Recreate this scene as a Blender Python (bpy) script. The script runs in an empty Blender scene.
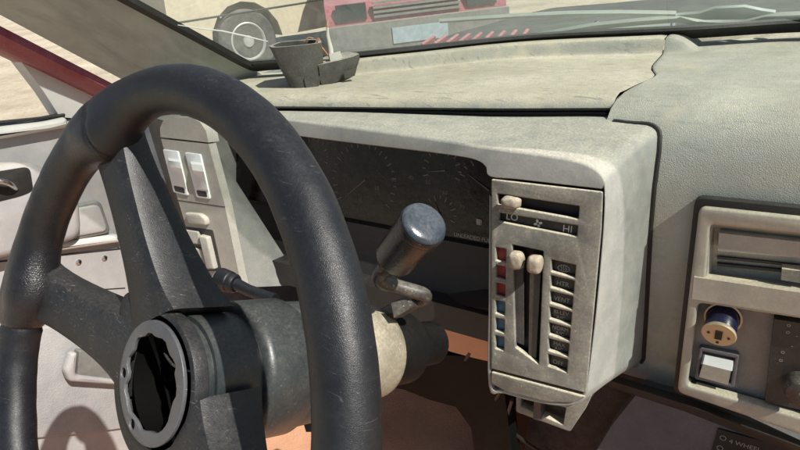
import bpy, bmesh, math, random
from mathutils import Vector, Matrix, noise
random.seed(7)
R = math.radians
scn = bpy.context.scene
COL = scn.collection

# ------------------------------------------------------------------ camera, world, sun, exposure
H = 0.95                                   # height of the climate panel's upper corner above the ground
FPX = 555.0
CR = Vector((0.84519, 0.52443, -0.10308)); CU = Vector((-0.15484, 0.42486, 0.89192)); CF = Vector((-0.51154, 0.73788, -0.44029))
CAM = Vector((0.2420, -0.5352, 0.2349 + H))
cd = bpy.data.cameras.new('camera'); cam = bpy.data.objects.new('camera', cd); COL.objects.link(cam)
m = Matrix.Identity(4)
for i, v in enumerate((CR, CU, -CF)):
    for j in range(3): m[j][i] = v[j]
m.translation = CAM
cam.matrix_world = m
cd.sensor_width = 36; cd.lens = 36 * FPX / 800; cd.clip_start = 0.01; cd.clip_end = 500
scn.camera = cam

SUN_TO = Vector((0.66, -0.09, 0.75)).normalized()     # towards the sun
w = bpy.data.worlds.new('World'); scn.world = w; w.use_nodes = True
nt = w.node_tree; nt.nodes.clear()
sky = nt.nodes.new('ShaderNodeTexSky'); sky.sky_type = 'NISHITA'; sky.sun_disc = False
sky.sun_elevation = math.asin(SUN_TO.z); sky.sun_rotation = math.atan2(SUN_TO.x, SUN_TO.y)
bg = nt.nodes.new('ShaderNodeBackground'); bg.inputs[1].default_value = 0.055
wo = nt.nodes.new('ShaderNodeOutputWorld'); nt.links.new(sky.outputs[0], bg.inputs[0]); nt.links.new(bg.outputs[0], wo.inputs[0])
sl = bpy.data.lights.new('sun', 'SUN'); sl.energy = 5.0; sl.angle = R(0.5); sl.color = (1, 0.96, 0.885)
so = bpy.data.objects.new('sun', sl); COL.objects.link(so)
so.rotation_euler = SUN_TO.to_track_quat('Z', 'Y').to_euler()
so.location = (3, -2, 5)
vs = scn.view_settings; vs.view_transform = 'Standard'; vs.look = 'None'; vs.gamma = 1; vs.exposure = 0.42; vs.use_curve_mapping = False

# ------------------------------------------------------------------ photo geometry helpers
def ray(px, py):
    return CR * ((px - 400) / FPX) - CU * ((py - 225) / FPX) + CF
def at(px, py, p, n):
    r = ray(px, py); n = Vector(n)
    return CAM + r * ((Vector(p) - CAM).dot(n) / r.dot(n))
def atY(px, py, y): return at(px, py, (0, y, 0), (0, 1, 0))
def atX(px, py, x): return at(px, py, (x, 0, 0), (1, 0, 0))
def atZ(px, py, z): return at(px, py, (0, 0, z + H), (0, 0, 1))
def atD(px, py, d): return CAM + ray(px, py) * d
def W(x, y, z): return Vector((x, y, z + H))

# ------------------------------------------------------------------ materials
def N(nt, t, **kw):
    n = nt.nodes.new(t)
    for k, v in kw.items(): setattr(n, k, v)
    return n
def ramp(nt, src, a, b, ca=(0, 0, 0, 1), cb=(1, 1, 1, 1)):
    r = N(nt, 'ShaderNodeValToRGB'); r.color_ramp.elements[0].position = a; r.color_ramp.elements[1].position = b
    r.color_ramp.elements[0].color = ca; r.color_ramp.elements[1].color = cb
    nt.links.new(src, r.inputs[0]); return r.outputs[0]
def mathn(nt, op, a, b=None, clamp=False):
    n = N(nt, 'ShaderNodeMath', operation=op); n.use_clamp = clamp
    for i, v in enumerate((a, b)):
        if v is None: continue
        if isinstance(v, (int, float)): n.inputs[i].default_value = v
        else: nt.links.new(v, n.inputs[i])
    return n.outputs[0]
def mixc(nt, f, a, b, mode='MIX'):
    n = N(nt, 'ShaderNodeMix', data_type='RGBA', blend_type=mode)
    for idx, v in ((0, f), (6, a), (7, b)):
        if isinstance(v, (int, float)): n.inputs[idx].default_value = v
        elif isinstance(v, tuple): n.inputs[idx].default_value = v + (1,) if len(v) == 3 else v
        else: nt.links.new(v, n.inputs[idx])
    return n.outputs[2]
def tex_noise(nt, co, scale, detail=4, rough=.55, stretch=None, dist=0):
    if stretch:
        mp = N(nt, 'ShaderNodeMapping'); mp.inputs['Scale'].default_value = stretch[:3]
        if len(stretch) > 3: mp.inputs['Rotation'].default_value = stretch[3]
        nt.links.new(co, mp.inputs[0]); co = mp.outputs[0]
    n = N(nt, 'ShaderNodeTexNoise'); n.inputs['Scale'].default_value = scale; n.inputs['Detail'].default_value = detail
    n.inputs['Roughness'].default_value = rough; n.inputs['Distortion'].default_value = dist
    nt.links.new(co, n.inputs['Vector']); return n.outputs['Fac']
MATS = {}
def mat(name, base, rough=.55, dust=(.50, .43, .32), dust_amt=.0, up_dust=0.0, mottle=.12, grain=0, grain_h=.0004,
        fine=900, fine_h=.00005, metal=0, scratch=0, scratch_col=(.6, .6, .58), spec=.5, streak=0, speck=0, coat=0, lump=.0004, sscale=26):
    """worn plastic / vinyl / paint: mottled base, settled dust in patches, scuffs, moulded grain"""
    if name in MATS: return MATS[name]
    M = bpy.data.materials.new(name); M.use_nodes = True; nt = M.node_tree; b = nt.nodes['Principled BSDF']
    tc = N(nt, 'ShaderNodeTexCoord').outputs['Object']
    n1 = tex_noise(nt, tc, 14, 6, .6); n2 = tex_noise(nt, tc, 70, 5, .65); n3 = tex_noise(nt, tc, 420, 3, .6)
    dark = tuple(c * (1 - mottle * 1.6) for c in base); lite = tuple(min(1, c * (1 + mottle)) for c in base)
    n3r = ramp(nt, n3, .34, .66); c = mixc(nt, ramp(nt, n1, .3, .7), dark, lite)
    c = mixc(nt, mathn(nt, 'MULTIPLY', ramp(nt, n2, .42, .75), .35 * min(1, mottle * 5)), c, tuple(x * .72 for x in base))
    rsrc = None
    if dust_amt or up_dust:
        f = mathn(nt, 'ADD', mathn(nt, 'MULTIPLY', ramp(nt, n2, .36, .68), .6), mathn(nt, 'MULTIPLY', ramp(nt, n1, .35, .65), .5))
        f = mathn(nt, 'MULTIPLY', f, dust_amt)
        if up_dust:
            g = N(nt, 'ShaderNodeNewGeometry'); s = N(nt, 'ShaderNodeSeparateXYZ'); nt.links.new(g.outputs['Normal'], s.inputs[0])
            u = ramp(nt, s.outputs[2], .35, .95)
            u = mathn(nt, 'MULTIPLY', mathn(nt, 'MULTIPLY', u, mathn(nt, 'ADD', mathn(nt, 'MULTIPLY', n2, .9), .45)), up_dust)
            f = mathn(nt, 'ADD', f, u, True)
        f = mathn(nt, 'MULTIPLY', f, mathn(nt, 'ADD', mathn(nt, 'MULTIPLY', n3r, .85), .5), True)
        c = mixc(nt, f, c, dust); rsrc = f
    if grain and dust_amt > .2:
        big = tex_noise(nt, tc, 4.5, 5, .6, None, 1.2); c = mixc(nt, mathn(nt, 'MULTIPLY', ramp(nt, big, .46, .62), .5), c, tuple(x * .62 for x in dust)); big2 = tex_noise(nt, tc, 9, 7, .7, (1.6, 1, 1)); c = mixc(nt, mathn(nt, 'MULTIPLY', ramp(nt, big2, .52, .68), .55), c, (.62, .55, .40))
    if streak:
        st = tex_noise(nt, tc, sscale, 4, .6, (1.0, 9.0, 3.0, (0, 0, R(24))) if sscale > 20 else (6.0, 1.0, 1.2), .6)
        c = mixc(nt, mathn(nt, 'MULTIPLY', ramp(nt, st, .58 if sscale > 20 else .45, .68), streak), c, tuple(x * .5 for x in base))
    if scratch:
        st = tex_noise(nt, tc, 60, 6, .75, (1.0, 6.0, 1.0, (.4, .2, .5)), 1.6)
        st2 = tex_noise(nt, tc, 45, 3, .5)
        c = mixc(nt, mathn(nt, 'MULTIPLY', mathn(nt, 'MULTIPLY', ramp(nt, st, .60, .68), ramp(nt, st2, .45, .6)), scratch), c, scratch_col)
    if speck:
        v = N(nt, 'ShaderNodeTexVoronoi'); v.inputs['Scale'].default_value = 260; nt.links.new(tc, v.inputs['Vector'])
        sp = ramp(nt, v.outputs['Distance'], .10, .2, (1, 1, 1, 1), (0, 0, 0, 1))
        c = mixc(nt, mathn(nt, 'MULTIPLY', mathn(nt, 'MULTIPLY', sp, ramp(nt, n2, .5, .62)), speck), c, dust)
    nt.links.new(c, b.inputs['Base Color'])
    rr = mathn(nt, 'ADD', mathn(nt, 'MULTIPLY', n2, .25), rough - .12)
    if rsrc is not None: rr = mathn(nt, 'ADD', rr, mathn(nt, 'MULTIPLY', rsrc, .35), True)
    nt.links.new(rr, b.inputs['Roughness'])
    b.inputs['Metallic'].default_value = metal; b.inputs['Specular IOR Level'].default_value = spec
    if coat: b.inputs['Coat Weight'].default_value = coat; b.inputs['Coat Roughness'].default_value = .15
    prev = None
    def bump(h, dist):
        nonlocal prev
        bn = N(nt, 'ShaderNodeBump'); bn.inputs['Distance'].default_value = dist; nt.links.new(h, bn.inputs['Height'])
        if prev: nt.links.new(prev, bn.inputs['Normal'])
        prev = bn.outputs[0]
    bump(tex_noise(nt, tc, fine, 3, .6), fine_h)
    bump(n2, lump)
    if grain:
        v = N(nt, 'ShaderNodeTexVoronoi', feature='DISTANCE_TO_EDGE'); v.inputs['Scale'].default_value = grain
        wob = N(nt, 'ShaderNodeTexNoise'); wob.inputs['Scale'].default_value = grain * .4; nt.links.new(tc, wob.inputs['Vector'])
        ad = N(nt, 'ShaderNodeVectorMath', operation='MULTIPLY_ADD'); ad.inputs[1].default_value = (1.2 / grain,) * 3
        nt.links.new(wob.outputs['Color'], ad.inputs[0]); nt.links.new(tc, ad.inputs[2]); nt.links.new(ad.outputs[0], v.inputs['Vector'])
        bump(mathn(nt, 'MULTIPLY', ramp(nt, v.outputs['Distance'], .0, .22), ramp(nt, n1, .3, .65, (.25, .25, .25, 1))), grain_h)
    nt.links.new(prev, b.inputs['Normal'])
    MATS[name] = M
    return M
DUST = (.55, .51, .41)
m_pad = mat('dusty grained vinyl', (.38, .41, .375), .7, (.60, .56, .45), .28, .6, .08, grain=520, grain_h=.0004, streak=.3)
m_cover = mat('dusty vinyl cover', (.36, .37, .34), .7, (.64, .58, .44), .45, .75, .10, grain=520, grain_h=.0003, streak=.55)
m_hood = mat('faded grey plastic', (.25, .265, .255), .55, DUST, .24, .62, .12, scratch=.5, speck=.5, fine_h=.00008)
m_panel = mat('dusty beige grey plastic', (.14, .145, .135), .55, (.55, .50, .37), .34, .9, .16, scratch=.45, speck=.8, fine_h=.00008)
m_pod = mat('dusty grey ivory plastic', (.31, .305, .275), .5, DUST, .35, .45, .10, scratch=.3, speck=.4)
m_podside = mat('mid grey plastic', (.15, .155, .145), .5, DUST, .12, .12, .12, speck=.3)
m_bezel = mat('radio surround plastic', (.31, .30, .27), .45, (.60, .52, .37), .32, .55, .08, scratch=.2, speck=.3)
m_dark = mat('dark dusty plastic', (.020, .018, .019), .5, DUST, .04, .03, .15, speck=.25)
m_slot = mat('black slot', (.010, .009, .009), .6, DUST, .02, .06, .1)
m_lens = mat('smoky brown lens', (.008, .006, .006), .16, (.40, .33, .26), .04, .02, .1, speck=.3, fine_h=.00001, spec=.35)
m_lever = mat('dark sliding lever', (.03, .028, .03), .5, DUST, .10, .3, .1)
m_knobd = mat('caked dust knob', (.20, .175, .135), .8, (.54, .47, .35), .45, .45, .15, fine=500, fine_h=.0004)
m_white = mat('white print', (.62, .62, .58), .6)
m_dimwhite = mat('faded print', (.30, .30, .28), .6)
m_dim2 = mat('dim gauge print', (.13, .115, .107), .6)
m_red = mat('red strip', (.32, .02, .02), .5, DUST, .1, .2)
m_blue = mat('blue strip', (.03, .12, .20), .5, DUST, .1, .2)
m_switch = mat('white rocker plastic', (.72, .74, .74), .35, DUST, .10, .15, .05)
m_rim = mat('black worn vinyl rim', (.007, .008, .011), .43, (.26, .26, .27), .02, .03, .15, scratch=.5, scratch_col=(.13, .13, .135), grain=1300, grain_h=.00005, spec=.45, fine_h=.00002, lump=.00018)
m_grip = mat('black stitched grip', (.008, .008, .010), .38, (.30, .27, .25), .02, .03, .15, grain=620, grain_h=.00012, spec=.5, lump=.0002)
m_spoke = mat('black moulded spoke', (.009, .011, .015), .42, (.38, .33, .26), .04, .05, .12, scratch=.3, fine=1400, fine_h=.0002, speck=.2)
m_hub = mat('dusty black hub cover', (.016, .024, .028), .38, (.38, .34, .27), .06, .09, .15, scratch=.5, scratch_col=(.28, .30, .30), speck=.25)
m_ring = mat('grey hub ring', (.085, .087, .095), .36, (.4, .4, .4), .06, .06, .2, scratch=.4)
m_ivory = mat('ivory column shroud', (.17, .155, .12), .45, (.50, .44, .32), .36, .35, .16, scratch=.3, speck=.6)
m_chrome = mat('bright metal', (.65, .65, .66), .25, metal=1)
m_kcap = mat('worn sky tinted cap', (.022, .034, .05), .25, (.4, .42, .42), .10, .10, .12, scratch=.3)  # blue base puts the sky's reflection into the worn cap's colour
m_sidegrey = mat('blue grey kick trim', (.10, .11, .14), .6, DUST, .15, .2, .1)
m_knob = mat('glossy black knob', (.006, .006, .007), .28, (.33, .30, .27), .02, .03, .1, scratch=.35, fine=700, fine_h=.0002, spec=.45)
m_lvr = mat('scuffed black lever', (.022, .019, .018), .35, DUST, .13, .15, .15, scratch=.6, speck=.6)
m_colb = mat('column black', (.004, .004, .004), .6, DUST, .006, .01, spec=.15)
m_tan = mat('tan knee panel', (.48, .28, .18), .6, (.4, .28, .2), .15, .2, .1)
m_maroon = mat('red body paint', (.22, .018, .035), .35, (.55, .40, .36), .18, .35, .1, spec=.5)
m_seal = mat('black rubber seal', (.010, .010, .009), .55, DUST, .02, .05, .1)
m_pillar = mat('smudged grey pillar trim', (.33, .365, .335), .6, (.47, .48, .43), .14, .08, .12, streak=.45, sscale=9)
m_door = mat('cream door panel', (.335, .325, .335), .55, DUST, .25, .3, .08)
m_doorw = mat('white trim panel', (.56, .55, .53), .5, DUST, .15, .1, .05)
m_carpetg = mat('grey carpet', (.30, .30, .31), .95, DUST, .2, .1, .12, fine=350, fine_h=.001)
m_carpet = mat('faded red carpet', (.60, .29, .16), .95, (.45, .33, .25), .25, .1, .15, fine=300, fine_h=.0012)
m_black = mat('satin black metal', (.012, .012, .014), .35, DUST, .02, .05)
m_lowdash = mat('slate lower dash', (.10, .095, .12), .55, DUST, .1, .1, .1)
m_pocket = mat('grey pocket plate', (.20, .19, .18), .55, DUST, .22, .2, .1, speck=.4)
m_gold = mat('gold charger face', (.60, .50, .33), .4, metal=.45)
m_navy = mat('navy charger barrel', (.010, .013, .04), .3)
m_clay = mat('grey brown moulded plastic', (.055, .054, .046), .65, DUST, .13, .75, .15, grain=500, grain_h=.0003)
m_wire = mat('pale wire', (.60, .58, .52), .5)
m_rust = mat('orange wire end', (.55, .22, .10), .5)
m_brown = mat('shaded brown tunnel carpet', (.06, .035, .028), .9, DUST, .12, .1, .15, fine=300, fine_h=.001)
m_wiper = mat('bleached wiper', (.36, .42, .39), .5, DUST, .2, .3, .1)
m_cowl = mat('dusty cowl', (.20, .19, .18), .7, DUST, .3, .4, .12)
m_hoodp = mat('dusty primer bonnet', (.055, .058, .056), .6, DUST, .10, .06, .3)
m_tanp = mat('cream body paint', (.62, .54, .40), .4, DUST, .2, .2, .08)
m_redp = mat('red car paint', (.33, .05, .085), .4, (.6, .45, .42), .25, .3, .1)
m_tyre = mat('tyre rubber', (.035, .035, .038), .8, DUST, .2, .2, .1)
m_alloy = mat('alloy wheel', (.55, .56, .55), .4, DUST, .2, .2, metal=.4)
m_grey = mat('grey bumper', (.16, .16, .16), .6, DUST, .2, .3, .1)
m_plate = mat('pale blue plate', (.34, .41, .46), .5)
m_glassd = mat('dark car window', (.03, .035, .04), .12)

def ground_mat():
    M = bpy.data.materials.new('dry dirt'); M.use_nodes = True; nt = M.node_tree; b = nt.nodes['Principled BSDF']
    tc = N(nt, 'ShaderNodeTexCoord').outputs['Object']
    c = mixc(nt, ramp(nt, tex_noise(nt, tc, .9, 8, .65), .35, .65), (.42, .35, .25), (.66, .58, .44))
    c = mixc(nt, mathn(nt, 'MULTIPLY', ramp(nt, tex_noise(nt, tc, 14, 6, .7), .52, .66), .5), c, (.24, .19, .13))
    nt.links.new(c, b.inputs['Base Color']); b.inputs['Roughness'].default_value = .95
    bn = N(nt, 'ShaderNodeBump'); bn.inputs['Distance'].default_value = .02; nt.links.new(tex_noise(nt, tc, 25, 8, .7), bn.inputs['Height'])
    nt.links.new(bn.outputs[0], b.inputs['Normal']); return M
def glass_mat():
    M = bpy.data.materials.new('dusty windscreen glass'); M.use_nodes = True; nt = M.node_tree; nt.nodes.clear()
    out = N(nt, 'ShaderNodeOutputMaterial'); tc = N(nt, 'ShaderNodeTexCoord').outputs['Object']
    tr = N(nt, 'ShaderNodeBsdfTransparent'); tr.inputs[0].default_value = (.90, .955, .925, 1)
    gl = N(nt, 'ShaderNodeBsdfGlossy'); gl.inputs['Roughness'].default_value = .02; gl.inputs[0].default_value = (.9, 1, .95, 1)
    fr = N(nt, 'ShaderNodeLayerWeight'); fr.inputs[0].default_value = .5
    fv = mathn(nt, 'ADD', mathn(nt, 'MULTIPLY', mathn(nt, 'POWER', fr.outputs['Facing'], 5), .45), .07)
    m1 = N(nt, 'ShaderNodeMixShader'); nt.links.new(fv, m1.inputs[0]); nt.links.new(tr.outputs[0], m1.inputs[1]); nt.links.new(gl.outputs[0], m1.inputs[2])
    df = N(nt, 'ShaderNodeBsdfDiffuse'); df.inputs[0].default_value = (.54, .59, .54, 1)
    tl = N(nt, 'ShaderNodeBsdfTranslucent'); tl.inputs[0].default_value = (.54, .59, .54, 1)
    md = N(nt, 'ShaderNodeMixShader'); md.inputs[0].default_value = .5; nt.links.new(df.outputs[0], md.inputs[1]); nt.links.new(tl.outputs[0], md.inputs[2])
    f = mathn(nt, 'ADD', mathn(nt, 'MULTIPLY', ramp(nt, tex_noise(nt, tc, 5, 7, .65, None, .8), .35, .7), .22), .15)
    f = mathn(nt, 'ADD', f, mathn(nt, 'MULTIPLY', ramp(nt, tex_noise(nt, tc, 40, 5, .7, (1, 5, 1, (0, 0, .3))), .55, .75), .07))
    m2 = N(nt, 'ShaderNodeMixShader'); nt.links.new(f, m2.inputs[0]); nt.links.new(m1.outputs[0], m2.inputs[1]); nt.links.new(md.outputs[0], m2.inputs[2])
    nt.links.new(m2.outputs[0], out.inputs[0]); return M

# ------------------------------------------------------------------ object helpers
def thing(name, label, cat, loc, group=None, mw=None):
    o = bpy.data.objects.new(name, None); COL.objects.link(o); o.empty_display_size = .05
    if mw is not None: o.matrix_world = mw
    else: o.matrix_world = Matrix.Translation(Vector(loc))
    o['label'] = label; o['category'] = cat
    if group: o['group'] = group
    return o
def wmat(o):
    m = o.matrix_basis.copy()
    while o.parent: o = o.parent; m = o.matrix_basis @ m
    return m
def obj(name, bm, material, parent=None, smooth=40, bevel=0, seg=2, label=None, subs=0):
    """bmesh in world coordinates -> one mesh object, parented with its vertices in the parent's space"""
    if bevel:
        ed = [e for e in bm.edges if len(e.link_faces) == 2 and e.calc_face_angle(0) > R(28)]
        bmesh.ops.bevel(bm, geom=ed, offset=bevel, segments=seg, profile=.6, affect='EDGES', clamp_overlap=True)
    if subs: bmesh.ops.subdivide_edges(bm, edges=bm.edges, cuts=subs, use_grid_fill=True)
    bmesh.ops.recalc_face_normals(bm, faces=bm.faces)
    if parent is not None:
        inv = wmat(parent).inverted(); bm.transform(inv)
    me = bpy.data.meshes.new(name); bm.to_mesh(me); bm.free()
    me.materials.append(material)
    for p in me.polygons: p.use_smooth = True
    me.set_sharp_from_angle(angle=R(smooth))
    o = bpy.data.objects.new(name, me); COL.objects.link(o)
    if parent is not None: o.parent = parent
    if label: o['label'] = label
    return o
def tag(o, label, cat, group=None):
    o['label'] = label; o['category'] = cat
    if group: o['group'] = group
    return o
def loft(rings, closed=True, cap=True, bm=None):
    bm = bm or bmesh.new()
    vr = [[bm.verts.new(p) for p in r] for r in rings]
    n = len(vr[0])
    for a, b in zip(vr, vr[1:]):
        for i in range(n if closed else n - 1):
            j = (i + 1) % n
            try: bm.faces.new((a[i], a[j], b[j], b[i]))
            except ValueError: pass
    if cap and closed:
        for r in (vr[0], vr[-1]):
            try: bm.faces.new(r)
            except ValueError: pass
    return bm
def frame(d):
    d = d.normalized(); a = Vector((0, 0, 1)) if abs(d.z) < .9 else Vector((1, 0, 0))
    u = d.cross(a).normalized(); return u, d.cross(u).normalized()
def tube(pts, rad, n=20, bm=None, cap=True, sx=1):
    pts = [Vector(p) for p in pts]
    if not hasattr(rad, '__len__'): rad = [rad] * len(pts)
    rings = []; u = None
    for i, p in enumerate(pts):
        d = (pts[min(i + 1, len(pts) - 1)] - pts[max(i - 1, 0)])
        if d.length < 1e-9: d = rings_d
        d.normalize(); rings_d = d.copy()
        if u is None: u, v = frame(d)
        else:
            u = (u - d * u.dot(d)).normalized(); v = d.cross(u).normalized()
        rings.append([p + (u * math.cos(2 * math.pi * k / n) * sx + v * math.sin(2 * math.pi * k / n)) * rad[i] for k in range(n)])
    return loft(rings, True, cap, bm)
def lathe(o, ax, prof, n=48, bm=None, cap=True):
    """prof: (distance along axis, radius)"""
    ax = Vector(ax).normalized(); u, v = frame(ax); o = Vector(o)
    return loft([[o + ax * l + (u * math.cos(2 * math.pi * k / n) + v * math.sin(2 * math.pi * k / n)) * r for k in range(n)] for l, r in prof], True, cap, bm)
def spline(pts, k=6, closed=False):
    pts = [Vector(p) for p in pts]; out = []; n = len(pts)
    for i in range(n if closed else n - 1):
        g = (lambda q: pts[q % n]) if closed else (lambda q: pts[max(0, min(n - 1, q))])
        p0, p1, p2, p3 = g(i - 1), g(i), g(i + 1), g(i + 2)
        for t in range(k):
            t /= k
            out.append(.5 * ((2 * p1) + (p2 - p0) * t + (2 * p0 - 5 * p1 + 4 * p2 - p3) * t * t + (3 * p1 - p0 - 3 * p2 + p3) * t ** 3))
    if not closed: out.append(pts[-1].copy())
    return out
def prism(front, depth, nrm):
    """closed polygon of world points pushed back along -nrm by depth"""
    nrm = Vector(nrm)
    return loft([[Vector(p) for p in front], [Vector(p) - nrm * depth for p in front]])
def box(c, s, rot=None, bm=None):
    bm = bm or bmesh.new(); r = bmesh.ops.create_cube(bm, size=1)
    mt = Matrix.Translation(Vector(c)) @ (rot.to_4x4() if rot else Matrix.Identity(4)) @ Matrix.Diagonal(Vector((*s, 1)))
    bmesh.ops.transform(bm, matrix=mt, verts=r['verts']); return bm
class Plane:
    def __init__(s, o, u, v):
        s.o = Vector(o); s.u = Vector(u).normalized(); s.n = s.u.cross(Vector(v)).normalized(); s.v = s.n.cross(s.u).normalized()
    def px(s, x, y, d=0): return at(x, y, s.o + s.n * d, s.n)
    def uv(s, x, y):
        p = s.px(x, y) - s.o; return (p.dot(s.u), p.dot(s.v))
    def w(s, u, v, d=0): return s.o + s.u * u + s.v * v + s.n * d
    def mw(s, d=0):
        m = Matrix.Identity(4)
        for i, v in enumerate((s.u, s.v, s.n)):
            for j in range(3): m[j][i] = v[j]
        m.translation = s.o + s.n * d; return m
def rounded(poly, r, k=5):
    out = []; n = len(poly)
    for i in range(n):
        p, a, b = Vector(poly[i]), Vector(poly[i - 1]), Vector(poly[(i + 1) % n])
        if r <= 0: out.append(tuple(p)); continue
        ra = min(r, (a - p).length * .45, (b - p).length * .45)
        q0 = p + (a - p).normalized() * ra; q1 = p + (b - p).normalized() * ra
        for t in range(k + 1):
            t /= k; out.append(tuple(q0.lerp(p, t).lerp(p.lerp(q1, t), t)))
    return out
def plate(pl, outer, holes, thick, bevel, d=0, r=.003, hr=.0015):
    """flat plate with real holes on plane pl; front face at height d above the plane. outlines are uv lists"""
    cu = bpy.data.curves.new('tmp', 'CURVE'); cu.dimensions = '2D'; cu.fill_mode = 'BOTH'
    for k, poly in enumerate([outer] + holes):
        pts = rounded(poly, r if k == 0 else hr)
        s = cu.splines.new('POLY'); s.points.add(len(pts) - 1); s.use_cyclic_u = True
        for q, p in zip(s.points, pts): q.co = (p[0], p[1], 0, 1)
    cu.extrude = max(thick / 2 - bevel, 1e-5); cu.bevel_depth = bevel; cu.bevel_resolution = 2; cu.offset = -bevel
    o = bpy.data.objects.new('tmp', cu); COL.objects.link(o)
    dg = bpy.context.evaluated_depsgraph_get(); me = bpy.data.meshes.new_from_object(o.evaluated_get(dg))
    bm = bmesh.new(); bm.from_mesh(me); bpy.data.objects.remove(o); bpy.data.meshes.remove(me); bpy.data.curves.remove(cu)
    bmesh.ops.remove_doubles(bm, verts=bm.verts, dist=1e-6)
    bm.transform(pl.mw(d - thick / 2)); return bm
def text(pl, s, px, py, size, d, align='CENTER', squash=1.0):
    cu = bpy.data.curves.new('tmp', 'FONT'); cu.body = s; cu.size = size; cu.align_x = align; cu.align_y = 'CENTER'; cu.extrude = .00008
    o = bpy.data.objects.new('tmp', cu); COL.objects.link(o)
    dg = bpy.context.evaluated_depsgraph_get(); me = bpy.data.meshes.new_from_object(o.evaluated_get(dg))
    bm = bmesh.new(); bm.from_mesh(me); bpy.data.objects.remove(o); bpy.data.meshes.remove(me); bpy.data.curves.remove(cu)
    bm.transform(Matrix.Diagonal((squash, 1, 1, 1)))
    p = pl.px(px, py, d) - pl.o
    bm.transform(pl.mw() @ Matrix.Translation((p.dot(pl.u), p.dot(pl.v), d))); return bm
def join(bms):
    out = bmesh.new()
    for b in bms:
        me = bpy.data.meshes.new('tmp'); b.to_mesh(me); b.free(); out.from_mesh(me); bpy.data.meshes.remove(me)
    return out
def quad(pl, pts, d=0): return [pl.px(x, y, d) for x, y in pts]

# ================================================================== GROUND
bm = bmesh.new()
bmesh.ops.create_grid(bm, x_segments=8, y_segments=8, size=120)
g = obj('ground', bm, ground_mat()); g['kind'] = 'structure'

# ================================================================== THE TRUCK'S CABIN SHELL
body = thing('truck_cabin', 'red truck cabin shell with smudged grey pillar trim and worn carpet', 'truck cabin', (0, .3, .3))
# --- windscreen line
BASE = [(-.535, .205), (-.42, .25), (-.30, .315), (-.10, .43), (.135, .475), (.30, .52), (.60, .54), (.95, .44), (1.2, .22)]
base = spline([(x, y, 0) for x, y in BASE], 8)
def wz(s): return .052
def scr(p, h, off=0):
    """point on the windscreen: base point p pushed up the slope by h; off = outward"""
    d = Vector((0, -.818, .575)); n = Vector((0, .575, .818))
    return W(p.x, p.y, .056) + d * h + n * off
# carpeted floor, firewall, tunnel, kick panel
bm = bmesh.new(); FZ = -.60
rows = []
for iy in range(22):
    y = -1.3 + iy * .0716; row = []
    for ix in range(40):
        x = -.70 + ix * .045
        z = FZ + .22 * math.exp(-((x - .36) / .17) ** 2) + max(0, y - .12) * .55 + .012 * noise.noise((x * 6, y * 6, 0))
        row.append(W(x, y, z))
    rows.append(row)
obj('floor_carpet', loft(rows, False), m_carpet, body)
obj('toe_board', loft([[W(-.72, .19, -.60), W(1.25, .19, -.60)], [W(-.72, .30, -.52), W(1.25, .30, -.52)], [W(-.72, .42, -.2), W(1.25, .42, -.2)]], False), m_black, body)  # coloured black so the footwell's shade is in the board itself
obj('firewall', prism([W(-.72, .52, -.72), W(1.25, .60, -.72), W(1.25, .60, .0), W(-.72, .52, .0)], .02, (0, -1, 0)), m_black, body, label='black firewall behind the dashboard')
# pillar trim: windscreen edge line -> door frame line
e0, e1 = W(-.535, .205, .056), W(-.535, .205, .056) + Vector((-.017, -.22, .155)) * 2.4
r0, r1 = atX(112, 74, -.64), atX(-60, -17, -.64)
d = (r1 - r0).normalized(); r0 = r0 - d * .12; r1 = r0 + d * 1.0
rows = []
for i in range(25):
    t = i / 24; a = e0.lerp(e1, t); b = r0.lerp(r1, t); row = []
    for k in range(13):
        s = k / 12; q = a.lerp(b, s); q += Vector((.35, -.45, .5)).normalized() * (.022 * math.sin(math.pi * s) + .004 * noise.noise((t * 4, s * 3, 2)))
        row.append(q)
    rows.append(row)
obj('pillar_trim', loft(rows, False), m_pillar, body)
bm = lathe(atX(146, 57, -.6), (CAM - atX(146, 57, -.6)), [(0, .0065), (.004, .006), (.005, .003), (.004, 0.0005)], 16)
# red painted door frame below the trim
q = [r0 + Vector((-.03, 0, -.012)), r1 + Vector((-.03, 0, -.012))]
o_ = Vector((0, -.45, -.9)).normalized()
bm = loft([[q[0] + Vector((.012, 0, 0)), q[0] + Vector((.016, 0, 0)) + o_ * .012, q[0] + Vector((-.002, 0, 0)) + o_ * .026, q[0] + Vector((-.05, 0, 0)) + o_ * .026, q[0] + Vector((-.05, 0, 0))],
           [q[1] + Vector((.012, 0, 0)), q[1] + Vector((.016, 0, 0)) + o_ * .012, q[1] + Vector((-.002, 0, 0)) + o_ * .026, q[1] + Vector((-.05, 0, 0)) + o_ * .026, q[1] + Vector((-.05, 0, 0))]])
obj('door_frame', bm, m_maroon, body, bevel=.003)
# painted inner body below the pillar, behind the wheel
obj('body_side', prism([W(-.645, .42, -.60), W(-.645, -.02, -.60), W(-.645, -.02, .03), W(-.645, .42, .03)], .03, (1, 0, 0)), m_sidegrey, body)
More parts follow.
